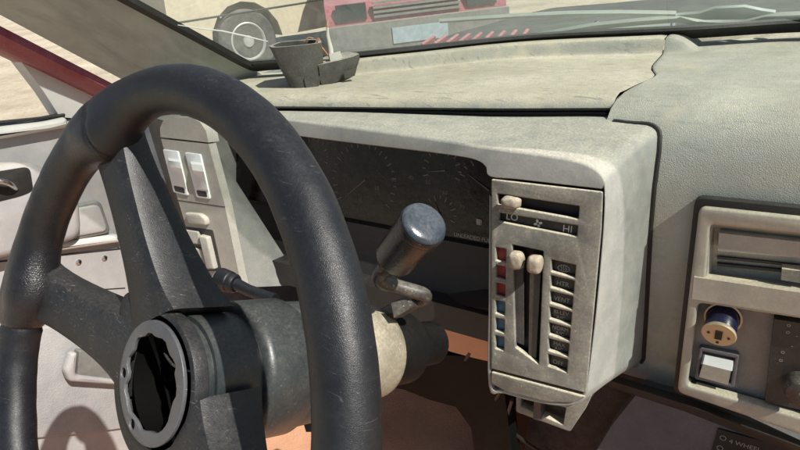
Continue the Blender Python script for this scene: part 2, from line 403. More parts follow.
# cowl with louvres and faded bonnet beyond the glass
rows = []
for p in base[::3]:
    rows.append([W(p.x, p.y + .02, .045), W(p.x, p.y + .05, .035), W(p.x * 1.02, p.y + .16, .03), W(p.x * 1.02, p.y + .19, .022)])
obj('cowl', loft(rows, False), m_cowl, body)
for i in range(9):
    c = atZ(428 + i * 12, 43 - i * .85, .055)
    bm = box(c, (.007, .10, .016), Matrix.Rotation(R(14), 3, 'Z') @ Matrix.Rotation(R(20), 3, 'Y'))
    obj('cowl_louvre', bm, m_redp, body, bevel=.002)
rows = []
for i in range(19):
    x = -.60 + i * .1; row = []
    for k in range(12):
        y = .72 + k * .1
        row.append(W(x, y, .012 - .05 * (k / 11) ** 1.5 + .022 * math.cos((x - .3) * 1.6) - (.03 if i == 0 else 0) + .004 * noise.noise((x * 5, y * 5, 1))))
    rows.append(row)
obj('bonnet', loft(rows, False), m_hoodp, body)
obj('cowl_trim', prism([atZ(395, 52, .05), atZ(548, 45, .05), atZ(545, 50, .05), atZ(470, 56, .05), atZ(455, 51, .05), atZ(395, 58, .05)], .004, (0, 0, 1)), m_redp, body)

# ================================================================== WINDSCREEN
ws = thing('windscreen', 'dusty cracked windscreen in a black rubber seal above the dashboard', 'windscreen', W(.3, .5, .05))
rows = []
for i, p in enumerate(base):
    sh = min(1, max(0, (p.x + .535) / .35)); ex = -.076 * (1 - sh)
    rows.append([scr(p, h) + Vector((ex * h, 0, 0)) for h in [j * .05 for j in range(15)]])
gl = obj('glass', loft(rows, False), glass_mat(), ws)
# seal along base and left edge
seal = [e1 + Vector((.006, 0, 0))] + [e0.lerp(e1, t) + Vector((.006, 0, 0)) for t in (.7, .4, .2, .08)] + [scr(p, .004) for p in base[1:]]
seal = [q + Vector((0, -.818, .575)) * .038 if i > 4 else q for i, q in enumerate(seal)]
def flat_strip(pts, wd, th, up):
    rings = []
    for i, p in enumerate(pts):
        d = (pts[min(i + 1, len(pts) - 1)] - pts[max(i - 1, 0)]).normalized(); s = d.cross(up).normalized()
        rings.append([p - s * wd + up * th, p + s * wd + up * th, p + s * wd - up * th, p - s * wd - up * th])
    return loft(rings)
obj('rubber_seal', flat_strip(spline(seal, 3), .015, .004, Vector((0, .575, .818))), m_seal, ws, bevel=.002)
# bright crack across the lower left corner
ck = [at(x, y, scr(base[0], 0, -.004), (.06, .575, .818)) for x, y in ((178, 25), (200, 28.5), (222, 31), (245, 36), (268, 41.5))]
obj('glass_crack', tube(ck, [.0006, .0010, .0012, .0012, .0006], 6), mat('bright crack', (.85, .85, .82), .3), ws)

# ================================================================== DASHBOARD
dash = thing('dashboard', 'dusty grey beige dashboard with climate control stack, dark gauge cluster and radio surround', 'dashboard', W(.1, .2, -.3))
# --- vinyl wrap on the right: runs from the glass over the edge and down the face
def base_y(x):
    for a, b in zip(base, base[1:]):
        if a.x <= x <= b.x: return a.y + (b.y - a.y) * (x - a.x) / max(1e-6, b.x - a.x)
    return base[-1].y
def seam_x(y):        # jogged crack between cover and wrap
    k = [(.10, .094), (.15, .100), (.20, .112), (.235, .124), (.25, .124), (.28, .114), (.31, .110), (.6, .110)]
    for (y0, x0), (y1, x1) in zip(k, k[1:]):
        if y0 <= y <= y1: return x0 + (x1 - x0) * (y - y0) / (y1 - y0)
    return .094 if y < .1 else .110
def top_z(x, y, yb):
    """height of the dash top: almost flat, with a raised lip along the glass"""
    t = (y - (yb - .085)) / .085
    h = .021 * min(1, max(0, (x + .44) / .08)) * (max(0, 1 - max(0, (x - .115) / .035) ** 2) if x > .115 else 1)
    e = 0 if t <= 0 else (t * t * (3 - 2 * t) if t < .0 else min(1, max(0, t / .13)))
    e = e * e * (3 - 2 * e)
    return .0590 + h * e + .0008 * noise.noise((x * 9, y * 9, 3))
TS = [0, .25, .5, .75, .85, .87, .885, .90, .915, .93, .945, .96, .98, 1]
xs = [.0, .002, .006, .012, .02, .03, .04, .05, .07, .10, .15, .22, .30, .40, .52, .65, .8, .95, 1.09]
rows = []
for dx in xs:
    x = .112 + dx; row = []
    yb = base_y(x) + .004
    y1 = yb - .085
    ptop = [(yb - (yb - y1) * t) for t in TS] + [.19 + (y1 - .19) * t for t in (.9, .8, .7, .6, .5, .4, .3, .2, .1, 0)]
    def sx(y): return seam_x(y) + .0007 + (x - .112) * (1 if dx > .04 else 1) if dx < .001 else max(x, seam_x(y) + .0010 + dx * .5)
    for y in ptop: row.append(W(sx(y), y, top_z(sx(y), y, yb) - (.0015 if dx == 0 else 0)))
    for y, z in [(.165, .0575), (.145, .054), (.128, .046), (.115, .034), (.105, .018), (.099, 0), (.094, -.03), (.092, -.08), (.096, -.15), (.102, -.22), (.106, -.285), (.108, -.32), (.14, -.33)]:
        row.append(W(sx(y), y, z - (.0015 if dx == 0 and z > .05 else 0)))
    rows.append(row)
obj('vinyl_pad', loft(rows, False), m_pad, dash, smooth=60)
# --- padded top cover on the left (ends at the crack), with its rolled front edge
rows = []
def edge_y(x): return .105 + .16 * (x + .10) * .9 + max(0, x + .03) * .05 if x > -.1 else .105 + (x + .10) * .14
nx = 60
for i in range(nx):
    x0 = -.56 + i * (.112 + .56) / (nx - 1); row = []
    ey = edge_y(x0); yb = max(base_y(max(x0, -.53)) + .004, ey + .08); last = i == nx - 1
    def sx(y): return seam_x(y) - .0007 if last else min(x0, seam_x(y) - .0022)
    for y, z in [(ey + .035, .034), (ey + .012, .036), (ey + .002, .040), (ey - .003, .0445), (ey - .001, .0495), (ey + .005, .0545), (ey + .014, .0578)]: row.append(W(sx(y), y, z))
    y0 = ey + .026; y1 = max(yb - .085, y0 + .02)
    for t in [k / 16 for k in range(16)]:
        y = y0 + (y1 - y0) * t; row.append(W(sx(y), y, top_z(x0, y, yb) - (.0015 if last else 0)))
    for t in reversed(TS):
        y = yb - (yb - y1) * t; row.append(W(sx(y), y, top_z(x0, y, yb) - (.0015 if last else 0)))
    rows.append(row)
obj('top_cover', loft(rows, False), m_cover, dash, smooth=50)
# dark gap below both
obj('seam_gap', prism([W(.085, .155, .050), W(.120, .155, .050), W(.135, .44, .054), W(.098, .44, .054)], .008, (0, 0, 1)), m_slot, dash)

# --- instrument hood: visor over the gauges running into the climate control housing
PH = Plane(W(0, 0, 0), (1, 0, 0), (0, math.sin(R(12)), math.cos(R(12))))
tri = [  # front outline px, opening edge px, back point
 ((268, 117), (285, 134.5), (-.41, .068, .040)), ((345, 126), (345, 142.5), (-.25, .088, .042)), ((420, 136), (420, 151.5), (-.14, .10, .042)),
 ((462, 142.5), (460, 157), (-.085, .106, .042)), ((477, 145), (478, 161.5), (-.065, .108, .042)), ((484, 146), (486, 168), (-.055, .109, .042)),
 ((491, 147), (489.5, 177), (-.045, .11, .042)), ((515, 150), (515, 179.6), (-.005, .117, .042)), ((545, 154), (545, 183), (.04, .127, .042)), ((570, 158.5), (575, 186.5), (.085, .138, .0415)),
 ((588, 164), (593, 188.5), (.125, .140, .0405)), ((600.5, 173), (601, 189.6), (.151, .128, .034)), ((606, 187), (603.5, 191), (.159, .116, .018)),
 ((605, 230), (602, 230), (.160, .107, -.03)), ((598, 310), (595, 310), (.162, .105, -.15)), ((589.5, 380), (586.5, 379), (.163, .103, -.26)),
 ((587, 395), (583.5, 391), (.162, .102, -.285)), ((576, 405.5), (574, 401), (.148, .10, -.294)), ((548, 405.5), (548, 401), (.08, .10, -.292)),
 ((504, 394.5), (505, 390), (.01, .10, -.292)), ((488, 387), (491.5, 383), (0, .1, -.28)), ((488, 300), (491.5, 300), (0, .1, -.18)), ((489, 195), (491.5, 197), (0, .1, -.04))]
fr_ = spline([PH.px(*t[0]) for t in tri], 4); op_ = spline([PH.px(*t[1]) for t in tri], 4); bk_ = spline([W(t[2][0], t[2][1], t[2][2] - (.005 if t[2][2] > .035 else 0)) for t in tri], 4)
rings = []
for k, (f, o_, b) in enumerate(zip(fr_, op_, bk_)):
    vis = k < 24
    dpt = (.075 if k < 18 else .075 - (k - 18) / 6 * .063) if vis else .012
    nn = PH.n; out = (f - o_); L = out.length; out = out / L
    r = min(.0042, L * .5)
    back = (b - f)
    rings.append([o_ - nn * dpt + (Vector((0, 0, .004)) if vis else Vector()), o_ - nn * .003, o_ - nn * .0005 + out * .0012, f - out * r, f - out * r * .35 - nn * r * .18, f - nn * r * .7 + back.normalized() * r * .25,
                  f - nn * r * .4 + back * .14, f + back * .35 + Vector((0, 0, .0025)), f + back * .7 + Vector((0, 0, .0025)), b - back * .06, b, b - Vector((0, -.012, .02))])
hood = loft(rings, False)
obj('instrument_hood', hood, m_hood, dash, smooth=50)
def pad_y(z):
    k = [(-.30, .108), (-.285, .106), (-.22, .102), (-.15, .096), (-.08, .092), (-.03, .094), (0, .099), (.018, .105), (.034, .115), (.046, .128), (.06, .145)]
    for (z0, y0), (z1, y1) in zip(k, k[1:]):
        if z0 <= z <= z1: return y0 + (y1 - y0) * (z - z0) / (z1 - z0)
    return .11
gk = []
for k in range(38, 66):
    f, b = fr_[k], bk_[k]; t = 1
    for _ in range(8):
        p = f + (b - f) * t; t *= (pad_y(p.z - H) - .0005 - f.y) / max(.01, p.y - f.y); t = min(1.3, t)
    p = f + (b - f) * t; nx_ = (bk_[k + 1] - bk_[k - 1]).cross(b - f).normalized(); nx_ = -nx_ if nx_.x + nx_.z < 0 and k < 58 else nx_
    gk.append(p + nx_ * .0012)
obj('housing_gap_line', tube(gk, .0030, 8), m_slot, dash)  # black tube added to draw the dark gap between housing and pad
obj('cover_gap', loft([[b + Vector((0, -.013, .0030)), b + Vector((0, .004, .0024)), b + Vector((0, .05, -.004))] for b in bk_[:42]], False), mat('deep black', (.002, .002, .002), .8, spec=.1), dash)
def uvs(l): return [PH.uv(*p) for p in l]
# --- climate faceplate with cut-outs
fan_slot = [(497.5, 193.5), (579.5, 206), (578.5, 219), (498, 204.5)]
lab_bar = [(499, 212.5), (578, 225.5), (577, 236.5), (498.5, 221)]
mid_slot = [(512.5, 244.5), (543.5, 251), (539, 364), (515.5, 347)]
redw, lw = [], []
for i in range(6):
    y = 247 + i * 17.6; x0 = 496 - i * .12; x1 = 506.3 - i * .4
    redw.append([(x0, y), (x1, y + 1.9), (x1 - .2, y + 15.6), (x0, y + 13.2)])
for i in range(7):
    y = 259.2 + i * 15.75; x0 = 551.3 - i * .55; x1 = 576 - i * 1.35
    lw.append([(x0, y), (x1, y + 5.6), (x1 - 1, y + 18.6), (x0 + .2, y + 12)])
outer = [(491.5, 179), (603, 191.8), (601.5, 230), (594, 310), (586.6, 393), (491.2, 368.3)]
obj('climate_faceplate', plate(PH, uvs(outer), [uvs(fan_slot), uvs(lab_bar), uvs(mid_slot)] + [uvs(q) for q in redw + lw], .007, .0014, d=.0012, r=.002, hr=.0012), m_panel, dash)
obj('climate_lower_trim', plate(PH, uvs([(491.4, 371), (586, 396), (583, 398), (573, 402.5), (547, 401.5), (506, 391), (491.4, 383)]), [], .008, .0018, d=.0018, r=.003), m_panel, dash, label='dust caked strip along the foot of the climate panel')
bk = lambda q, d0, t=.002: prism([PH.px(x, y, 0) - PH.n * d0 for x, y in q], t, PH.n)
obj('climate_backing', bk([(493, 182), (601, 195), (583, 394), (492, 367)], .0125), m_slot, dash)
fanl = obj('fan_label', plate(PH, uvs([(496, 210.5), (580, 224), (579, 239), (496, 223)]), [], .002, .0003, d=-.0062), m_dark, dash)
for i, q in enumerate(redw):
    g_ = [(q[0][0] - 1.5, q[0][1] - 1.2), (q[1][0] + 1.5, q[1][1] - 1.2), (q[2][0] + 1.5, q[2][1] + 1.4), (q[3][0] - 1.5, q[3][1] + 1.4)]
    obj('temperature_window', plate(PH, uvs(g_), [], .002, .0003, d=-.0062), m_red if i < 3 else m_blue, dash, label='red heat window' if i < 3 else 'blue cold window')
labels = ['', 'HTR', 'VENT', 'BI-LEV\nA/C', 'NORM\nA/C', 'MAX\nA/C', 'OFF']
for i, q in enumerate(lw):
    g_ = [(q[0][0] - 1.2, q[0][1] - 1), (q[1][0] + 1.2, q[1][1] - 1), (q[2][0] + 1.2, q[2][1] + 1), (q[3][0] - 1.2, q[3][1] + 1)]
    wn = obj('mode_window', plate(PH, uvs(g_), [], .002, .0003, d=-.0062), m_dark, dash)
    cx = sum(p[0] for p in q) / 4 + .3; cy = sum(p[1] for p in q) / 4
    if labels[i]:
        two = '\n' in labels[i]
        obj('lettering', text(PH, labels[i], cx, cy, .0072 if not two else .0062, -.0058, squash=1.0), m_dimwhite, wn)
    else:
        c = PH.px(cx, cy, -.0058); b_ = bmesh.new()
        arc = [c + PH.u * (.0065 * math.cos(a)) + PH.v * (-.001 + .0048 * math.sin(a)) for a in [math.pi * k / 12 for k in range(13)]]
        tube(arc, .0005, 6, b_); tube([arc[0], c - PH.v * .0035 + PH.u * .004, c - PH.v * .0035 - PH.u * .004, arc[-1]], .0005, 6, b_)
        for s in (-1, 0, 1): tube([c + PH.u * s * .0025 - PH.v * .0028, c + PH.u * (s * .0025 + .0007) - PH.v * .0005, c + PH.u * (s * .0025 - .0007) + PH.v * .0012, c + PH.u * s * .0025 + PH.v * .0035], .0004, 6, b_)
        obj('defrost_symbol', b_, m_dimwhite, wn)
obj('lettering', text(PH, 'LO', 512, 217.3, .0112, -.0058), m_white, fanl)
obj('lettering', text(PH, 'HI', 567.5, 229.3, .0112, -.0058), m_white, fanl)
bs = bmesh.new(); c = PH.px(538, 223.6, -.0058)
for a in range(4):
    an = a * math.pi / 2 + .35; p = c + (PH.u * math.cos(an) + PH.v * math.sin(an)) * .0030
    u_, v_ = (PH.u * math.cos(an) + PH.v * math.sin(an)), (-PH.u * math.sin(an) + PH.v * math.cos(an))
    loft([[p + u_ * .0021 * math.cos(t) + v_ * .0015 * math.sin(t) + PH.n * dz for t in [2 * math.pi * k / 10 for k in range(10)]] for dz in (0, .00012)], True, True, bs)
obj('fan_symbol', bs, m_white, fanl)
def knob(px, py, su, sv, sn, d0=.001, name='slider_knob', par=dash, mt=None):
    c = PH.px(px, py, d0 + sn * .5); b_ = bmesh.new(); bmesh.ops.create_icosphere(b_, subdivisions=4, radius=.5)
    for v in b_.verts: v.co /= (abs(v.co.x * 2) ** 3.2 + abs(v.co.y * 2) ** 3.2 + abs(v.co.z * 2) ** 3.2) ** (1 / 3.2)
    for v in b_.verts: v.co *= 1 + .10 * noise.noise(v.co * 2.6 + Vector((px, 0, 0)))
    mm = PH.mw(); mm.translation = c
    b_.transform(mm @ Matrix.Diagonal((su, sv, sn, 1))); return obj(name, b_, mt or m_knobd, par)
fl = obj('fan_slider', prism([PH.px(x, y, -.006) for x, y in [(505, 196), (516, 198), (515, 206), (505, 204)]], .006, PH.n), m_lever, dash)
knob(511, 202.5, .021, .0125, .017, par=fl)
for (x, y, xb, yb) in ((516.5, 260, 519, 345), (535, 264, 531.5, 358)):
    lv = obj('temperature_lever' if x < 520 else 'mode_lever', prism([PH.px(q0, q1, -.003) for q0, q1 in [(x - 5, y - 10), (x + 6.5, y - 8), (xb + 4.5, yb), (xb - 3, yb - 3)]], .004, PH.n), m_lever, dash, bevel=.001)
    knob(x, y, .0165, .020, .018, par=lv)
# --- bracket hanging under the stack, with a small lever
PB = Plane(PH.px(545, 405) - PH.n * .02, (1, 0, 0), (0, .15, 1))
br = obj('switch_bracket', plate(PB, [PB.uv(*p) for p in [(516, 380), (592, 395), (586, 408), (570, 432), (516, 412)]], [[PB.uv(*p) for p in [(521, 396), (566, 408), (563, 425), (521, 407)]]], .012, .001, r=.003), m_panel, dash)
obj('bracket_back', prism([PB.px(x, y, -.016) for x, y in [(516, 380), (593, 396), (587, 407), (570, 431), (517, 411)]], .03, PB.n), m_dark, br)
obj('tab', prism([PB.px(x, y, .008) for x, y in [(534, 401), (541, 403), (540, 421), (533, 419)]], .02, PB.n), m_lever, br, bevel=.0015)
obj('lettering', text(PB, 'L', 524.5, 401, .006, -.0155), m_white, br)

# --- gauge cluster, deep under the visor
PC = Plane(W(-.18, .075, -.05), (1, 0, 0), (0, math.sin(R(14)), math.cos(R(14))))
cl = obj('gauge_cluster', prism([PC.w(-.36, .078), PC.w(.195, .078), PC.w(.195, -.075), PC.w(-.36, -.075)], .02, PC.n), m_lens, dash, label='smoky brown gauge lens with faint dials')
obj('cluster_trim', loft([[PC.w(-.36, -.075, .002), PC.w(.195, -.075, .002)], [PC.w(-.36, -.078, .010), PC.w(.195, -.078, .010)], [PC.w(-.36, -.12, .012), PC.w(.195, -.12, .012)],
     [PC.w(-.36, -.15, .020), PC.w(.195, -.15, .020)], [PC.w(-.36, -.155, .045), PC.w(.20, -.155, .045)], [PC.w(-.36, -.19, .045), PC.w(.20, -.19, .045)]], False), mat('black trim plastic', (.010, .009, .010), .5, DUST, .02, .02), cl)
def dial(cx, cy, r, a0, a1, n):
    b_ = bmesh.new()
    for k in range(n):
        a = a0 + (a1 - a0) * k / (n - 1); u_, v_ = math.cos(a), math.sin(a)
        L = .008 if k % 2 == 0 else .005
        q0, q1 = PC.w(cx + u_ * r, cy + v_ * r, .0003), PC.w(cx + u_ * (r - L), cy + v_ * (r - L), .0003)
        s = PC.w(-v_ * .0008, u_ * .0008) - PC.o
        loft([[q0 - s, q0 + s, q1 + s, q1 - s], [p + PC.n * .0002 for p in (q0 - s, q0 + s, q1 + s, q1 - s)]], True, True, b_)
    obj('dial_marks', b_, m_dim2, cl)
for nx_, ny_, nl, na in ((-.055, -.015, .045, 220), (.075, .015, .022, 190), (.14, .0, .03, 150), (.075, -.045, .018, 120)):
    e_ = Vector((math.cos(R(na)), math.sin(R(na))))
    obj('needle', tube([PC.w(nx_ - e_.x * .006, ny_ - e_.y * .006, .001), PC.w(nx_ + e_.x * nl, ny_ + e_.y * nl, .001)], [.0012, .0004], 8), m_dim2, cl)
dial(-.055, -.015, .058, R(215), R(-35), 23); dial(.075, .015, .03, R(200), R(-20), 11); dial(.14, .0, .04, R(160), R(20), 9); dial(.075, -.045, .026, R(200), R(-20), 11); dial(-.15, .015, .03, R(200), R(-20), 11)
for nb in [text(PC, str(v), 360 + 17 * i, 200 - 26 * math.sin(math.pi * i / 6) - i * -1.2, .008, .0004) for i, v in enumerate((10, 20, 30, 40, 50, 60, 70))]: obj('lettering', nb, m_dim2, cl)
obj('lettering', text(PC, 'UNLEADED FUEL', 473, 238, .0075, .0108), m_dimwhite, cl)
obj('fuel_symbol', join([box(PC.px(478.5, 222, .0006), (.006, .0008, .009)), box(PC.px(481.5, 222, .0006), (.0012, .0008, .007))]), m_dimwhite, cl)

# --- switch pod left of the gauges
PP = Plane(W(-.44, -.03, -.02), (1, 0, 0), (0, math.sin(R(12)), math.cos(R(12))))
q = lambda l, d=0: [PP.px(x, y, d) for x, y in l]
front = [(161, 139), (208.5, 144), (225, 206), (239, 275), (243, 292), (205, 290), (178, 200)]
pod = obj('switch_pod', prism(q(front), .014, PP.n), m_pod, dash, bevel=.004, label='ivory switch pod left of the gauges')
obj('pod_cap', prism(q([(160.5, 137), (160, 128), (163, 121), (172, 117.5), (190, 117), (200, 122), (206, 131), (208.5, 142.5)], .0005), .02, PP.n), m_pod, dash, bevel=.004)
# dark-grey inner cheek towards the gauges
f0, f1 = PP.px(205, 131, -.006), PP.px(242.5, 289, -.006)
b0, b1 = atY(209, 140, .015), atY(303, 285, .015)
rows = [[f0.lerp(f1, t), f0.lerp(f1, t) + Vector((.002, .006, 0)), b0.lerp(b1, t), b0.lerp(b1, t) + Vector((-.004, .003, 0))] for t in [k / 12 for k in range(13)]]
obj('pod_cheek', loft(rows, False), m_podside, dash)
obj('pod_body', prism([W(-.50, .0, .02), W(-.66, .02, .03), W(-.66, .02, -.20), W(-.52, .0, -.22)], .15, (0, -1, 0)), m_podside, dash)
for L in ([(164, 149), (179, 151), (189.5, 195.5), (175, 192)], [(186, 152), (201.5, 154), (211.5, 199), (198, 197)]):
    fb = obj('rocker_switch', plate(PP, [PP.uv(*p) for p in L], [], .004, .0012, d=.003, r=.003), m_switch, dash)
    (x0, y0), (x1, y1), (x2, y2), (x3, y3) = L
    a = lambda s, t, d: PP.px((x0 + (x1 - x0) * s) * (1 - t) + (x3 + (x2 - x3) * s) * t, (y0 + (y1 - y0) * s) * (1 - t) + (y3 + (y2 - y3) * s) * t, d)
    ring = lambda t, d: [a(.12, t, d), a(.88, t, d)]
    rows = [[*ring(.20, .003), *reversed(ring(.20, .0025))], [*ring(.26, .013), *reversed(ring(.26, .003))], [*ring(.40, .015), *reversed(ring(.40, .003))], [*ring(.52, .007), *reversed(ring(.52, .003))], [*ring(.80, .0065), *reversed(ring(.80, .003))], [*ring(.84, .003), *reversed(ring(.84, .0025))]]
    obj('rocker', loft(rows), m_switch, fb, bevel=.0012)
    dk = plate(PP, [PP.uv(*[c for c in (lambda p: ((x0 + (x1 - x0) * p[0]) * (1 - p[1]) + (x3 + (x2 - x3) * p[0]) * p[1], (y0 + (y1 - y0) * p[0]) * (1 - p[1]) + (y3 + (y2 - y3) * p[0]) * p[1]))(pp)]) for pp in ((.15, .83), (.85, .83), (.85, .96), (.15, .96))], [], .001, .0002, d=.0034)
    obj('switch_dark_strip', dk, m_dark, fb)  # flat dark strip laid across the lower end of the switch
obj('push_button', plate(PP, [PP.uv(*p) for p in [(188, 211.5), (203, 213), (209, 218), (210, 225), (192, 223)]], [], .014, .003, d=.008, r=.005), m_pod, dash)
obj('push_button', plate(PP, [PP.uv(*p) for p in [(187, 229), (200, 231), (203, 244), (190, 243)]], [], .010, .002, d=.005, r=.002), m_pod, dash)
obj('push_button', plate(PP, [PP.uv(*p) for p in [(194, 247), (204, 249), (209, 270), (199, 268)]], [], .010, .002, d=.005, r=.002), m_pod, dash)
obj('rocker_bar', plate(PP, [PP.uv(*p) for p in [(202.5, 234), (211, 236), (218.5, 268), (210.5, 268)]], [], .014, .003, d=.009, r=.003), m_pod, dash)
obj('button_recess', plate(PP, [PP.uv(*p) for p in [(186, 226.5), (213, 230), (222, 271), (199, 271)]], [], .001, .0002, d=.0006, r=.003), m_dark, dash)
obj('pod_seam', tube([PP.px(176, 200, .0002), PP.px(225, 207, .0002)], .0006, 6), m_slot, dash)

# --- knee panel under the gauges
KP = Plane(atY(450, 330, .03), (1, 0, 0), (0, -.35, .94))
obj('knee_panel', prism([KP.px(x, y) for x, y in [(320, 296), (490, 321), (492, 362), (474, 358), (452, 352), (425, 343), (395, 336), (320, 330)]], .012, KP.n), m_tan, dash, bevel=.004)
obj('knee_panel_ledge', prism([KP.px(x, y, .002) for x, y in [(320, 290), (492, 309), (492, 324), (320, 300)]], .03, KP.n), mat('dark brown board', (.022, .012, .010), .6), dash, bevel=.003)

# --- radio and vent surround on the right
PR = Plane(W(.21, .084, -.03), (1, 0, 0), (0, math.sin(R(5)), math.cos(R(5))))
ruv = lambda l: [PR.uv(*p) for p in l]
vent_in = [(711, 222), (850, 236), (846, 296), (706, 279)]
pock = [(699, 300), (850, 323), (840, 425), (688, 382)]
bz = obj('radio_surround', plate(PR, ruv([(700, 205), (900, 226), (880, 458), (678, 389)]), [ruv(vent_in), ruv(pock)], .016, .003, d=.008, r=.008, hr=.006), m_bezel, dash)
obj('surround_gap', plate(PR, ruv([(695, 197), (905, 218), (905, 462), (673, 392)]), [ruv([(707, 214), (880, 234), (866, 446), (687, 381)])], .02, .001, d=.001, r=.01), m_slot, bz)
# stepped funnel leading into the vent
o4 = [PR.px(x, y, .004) for x, y in vent_in]; i4 = [PR.px(x, y, -.022) for x, y in [(717, 232), (850, 247), (846, 288), (713, 272)]]
obj('vent_funnel', loft([o4, [a.lerp(b, .5) for a, b in zip(o4, i4)], i4], True, False), m_bezel, bz)
obj('vent_back', prism([PR.px(x, y, -.05) for x, y in [(700, 215), (870, 235), (866, 310), (700, 285)]], .004, PR.n), m_slot, bz)
vt = obj('vent_barrel', prism([PR.px(x, y, .001) for x, y in [(719, 233), (850, 247.5), (850, 262), (718, 251)]], .035, PR.n), m_pod, bz, bevel=.004)
for k in range(2):
    obj('vent_louvre', prism([PR.px(x, y, -.012) for x, y in [(717, 256.5 + 7 * k), (850, 269.5 + 7 * k), (850, 272 + 7 * k), (717, 259 + 7 * k)]], .02, PR.n), m_dark, bz, bevel=.0008)
obj('vent_tab', prism([PR.px(x, y, .002) for x, y in [(782, 269), (800, 271), (800, 283), (781, 280)]], .02, PR.n), m_panel, bz, bevel=.003)
obj('pocket_plate', prism([PR.px(x, y, -.012) for x, y in [(690, 292), (860, 318), (850, 432), (680, 388)]], .004, PR.n), m_pocket, bz)
obj('radio_lip', prism([PR.px(x, y, .0105) for x, y in [(694, 277), (850, 300), (850, 324), (692, 299)]], .014, PR.n), m_bezel, bz, bevel=.0065)
ctl = obj('heater_dial_plate', prism([PR.px(x, y, .0) for x, y in [(774, 319), (850, 331), (846, 420), (765, 402)]], .012, PR.n), m_dark, bz, bevel=.001, label='dark brown control plate with faint symbols')
c = PR.px(800, 384, .0)
obj('rotary_knob', lathe(c, PR.n, [(0, .016), (.012, .0155), (.020, .013), (.022, .009), (.022, .001)], 28), m_lvr, ctl)
sym = [text(PR, s, x, y, .007, .0005) for s, x, y in (('o', 789, 325), ('o', 788, 332), ('o', 783, 352), ('o', 781, 360), ('-', 797, 336), ('-', 792, 346))]
obj('symbols', join(sym), m_dimwhite, ctl)
sw = obj('toggle_surround', plate(PR, ruv([(699, 349), (739, 357), (734, 390), (694, 381)]), [ruv([(702, 353), (735, 360), (730.5, 386), (698, 378)])], .012, .001, d=-.004, r=.003), m_lowdash, bz)
obj('rocker', loft([[PR.px(x, y, d) for x, y, d in [(702, 353, -.010), (735, 360, -.010), (733, 371, -.008), (700, 364, -.008)]], [PR.px(x, y, d) for x, y, d in [(705, 355, -.004), (733, 361, -.004), (731, 371, .002), (703, 364, .002)]]]), m_switch, sw, bevel=.001)
obj('rocker_face', prism([PR.px(x, y, .002) for x, y in [(703, 364), (731, 371), (728, 385), (699, 377)]], .012, PR.n), m_bezel, sw, bevel=.0015)
# --- lower dash below the surround
lo = obj('lower_dash', loft([[atY(x, y, d) for x, y, d in [(604, 372, .10), (690, 398, .085), (800, 440, .08), (900, 478, .08)]],
     [atY(x, y, d) for x, y, d in [(602, 378, .07), (690, 406, .055), (800, 447, .05), (900, 485, .05)]],
     [atY(x, y, d) for x, y, d in [(600, 384, .09), (686, 412, .075), (800, 456, .07), (900, 494, .07)]]], False), m_dark, dash)
PL = Plane(atY(700, 430, .085), (1, 0, 0), (0, math.sin(R(10)), math.cos(R(10))))
obj('lower_panel', prism([PL.px(x, y) for x, y in [(644, 385), (700, 404), (800, 442), (900, 480), (900, 540), (585, 470), (612, 425)]], .03, PL.n), m_lowdash, dash, bevel=.003)
lb = obj('label_plate', prism([PL.px(x, y, .003) for x, y in [(718, 429), (800, 452), (860, 470), (860, 540), (706, 470)]], .006, PL.n), m_slot, dash, bevel=.0008)
obj('lettering', join([text(PL, '4 WHEEL', 729, 441, .0085, .0033, 'LEFT'), text(PL, '2 WHEEL', 726, 452, .0085, .0033, 'LEFT')]), m_dimwhite, lb)
b_ = bmesh.new()
for x, y in ((723, 438), (720, 448)):
    c = PL.px(x, y, .0033); tube([c + PL.u * .0032 * math.cos(t) + PL.v * .0032 * math.sin(t) for t in [2 * math.pi * k / 20 for k in range(21)]], .0005, 6, b_)
obj('symbols', b_, m_dimwhite, lb)
obj('tunnel_trim', loft([[W(.0, .16, -.28), W(.34, .16, -.28)], [W(.0, .15, -.40), W(.34, .15, -.40)], [W(.0, .10, -.55), W(.34, .10, -.55)]], False), m_brown, dash)  # brown sheet darkened, under-dash shade put into its colour
# inner dark carcass that closes the underside of the dash
obj('dash_carcass', loft([[W(-.64, .14, .03), W(1.2, .14, .03)], [W(-.64, .16, -.17), W(1.2, .16, -.17)], [W(-.64, .5, -.16), W(1.2, .5, -.16)]], False), m_slot, dash)

for L in ([(500, 392), (492, 410), (500, 432), (520, 452)], [(512, 400), (508, 425), (530, 445), (560, 462)], [(470, 352), (462, 372), (478, 392), (505, 404)]):
    obj('loose_cable', tube(spline([atY(x, y, .05 + .02 * k) for k, (x, y) in enumerate(L)], 6), .0030, 8), m_black, dash)
# ================================================================== STEERING COLUMN
WT, WY = .50702688, -.14842316
AX = Vector((math.sin(WY) * math.cos(WT), -math.cos(WY) * math.cos(WT), math.sin(WT))).normalized()   # towards the driver
WC = W(-.0695, -.4087, .0057)
col = thing('steering_column', 'steering column with black collar and dusty ivory shroud behind the wheel', 'steering column', WC - AX * .3)
cx = lambda l: WC - AX * l
obj('collar', lathe(cx(.072), -AX, [(0, .036), (0, .047), (.002, .0505), (.006, .052), (.042, .0535), (.046, .051), (.047, .046)], 64), m_hub, col)
obj('black_sleeve', lathe(cx(.118), -AX, [(0, .040), (.001, .049), (.004, .0505), (.062, .0505), (.065, .046)], 48), m_hub, col)
sh = obj('ivory_shroud', lathe(cx(.184), -AX, [(0, .040), (.001, .043), (.005, .0450), (.045, .0450), (.052, .0440), (.055, .0415), (.0555, .03)], 56), m_ivory, col)
obj('lower_tube', lathe(cx(.254), -AX, [(0, .024), (.085, .024)], 32), m_colb, col)
obj('mast_jacket', lathe(cx(.239), -AX, [(0, .033), (.02, .037), (.045, .037), (.047, .028)], 32), m_colb, col)
k0 = atD(381, 352, .515)
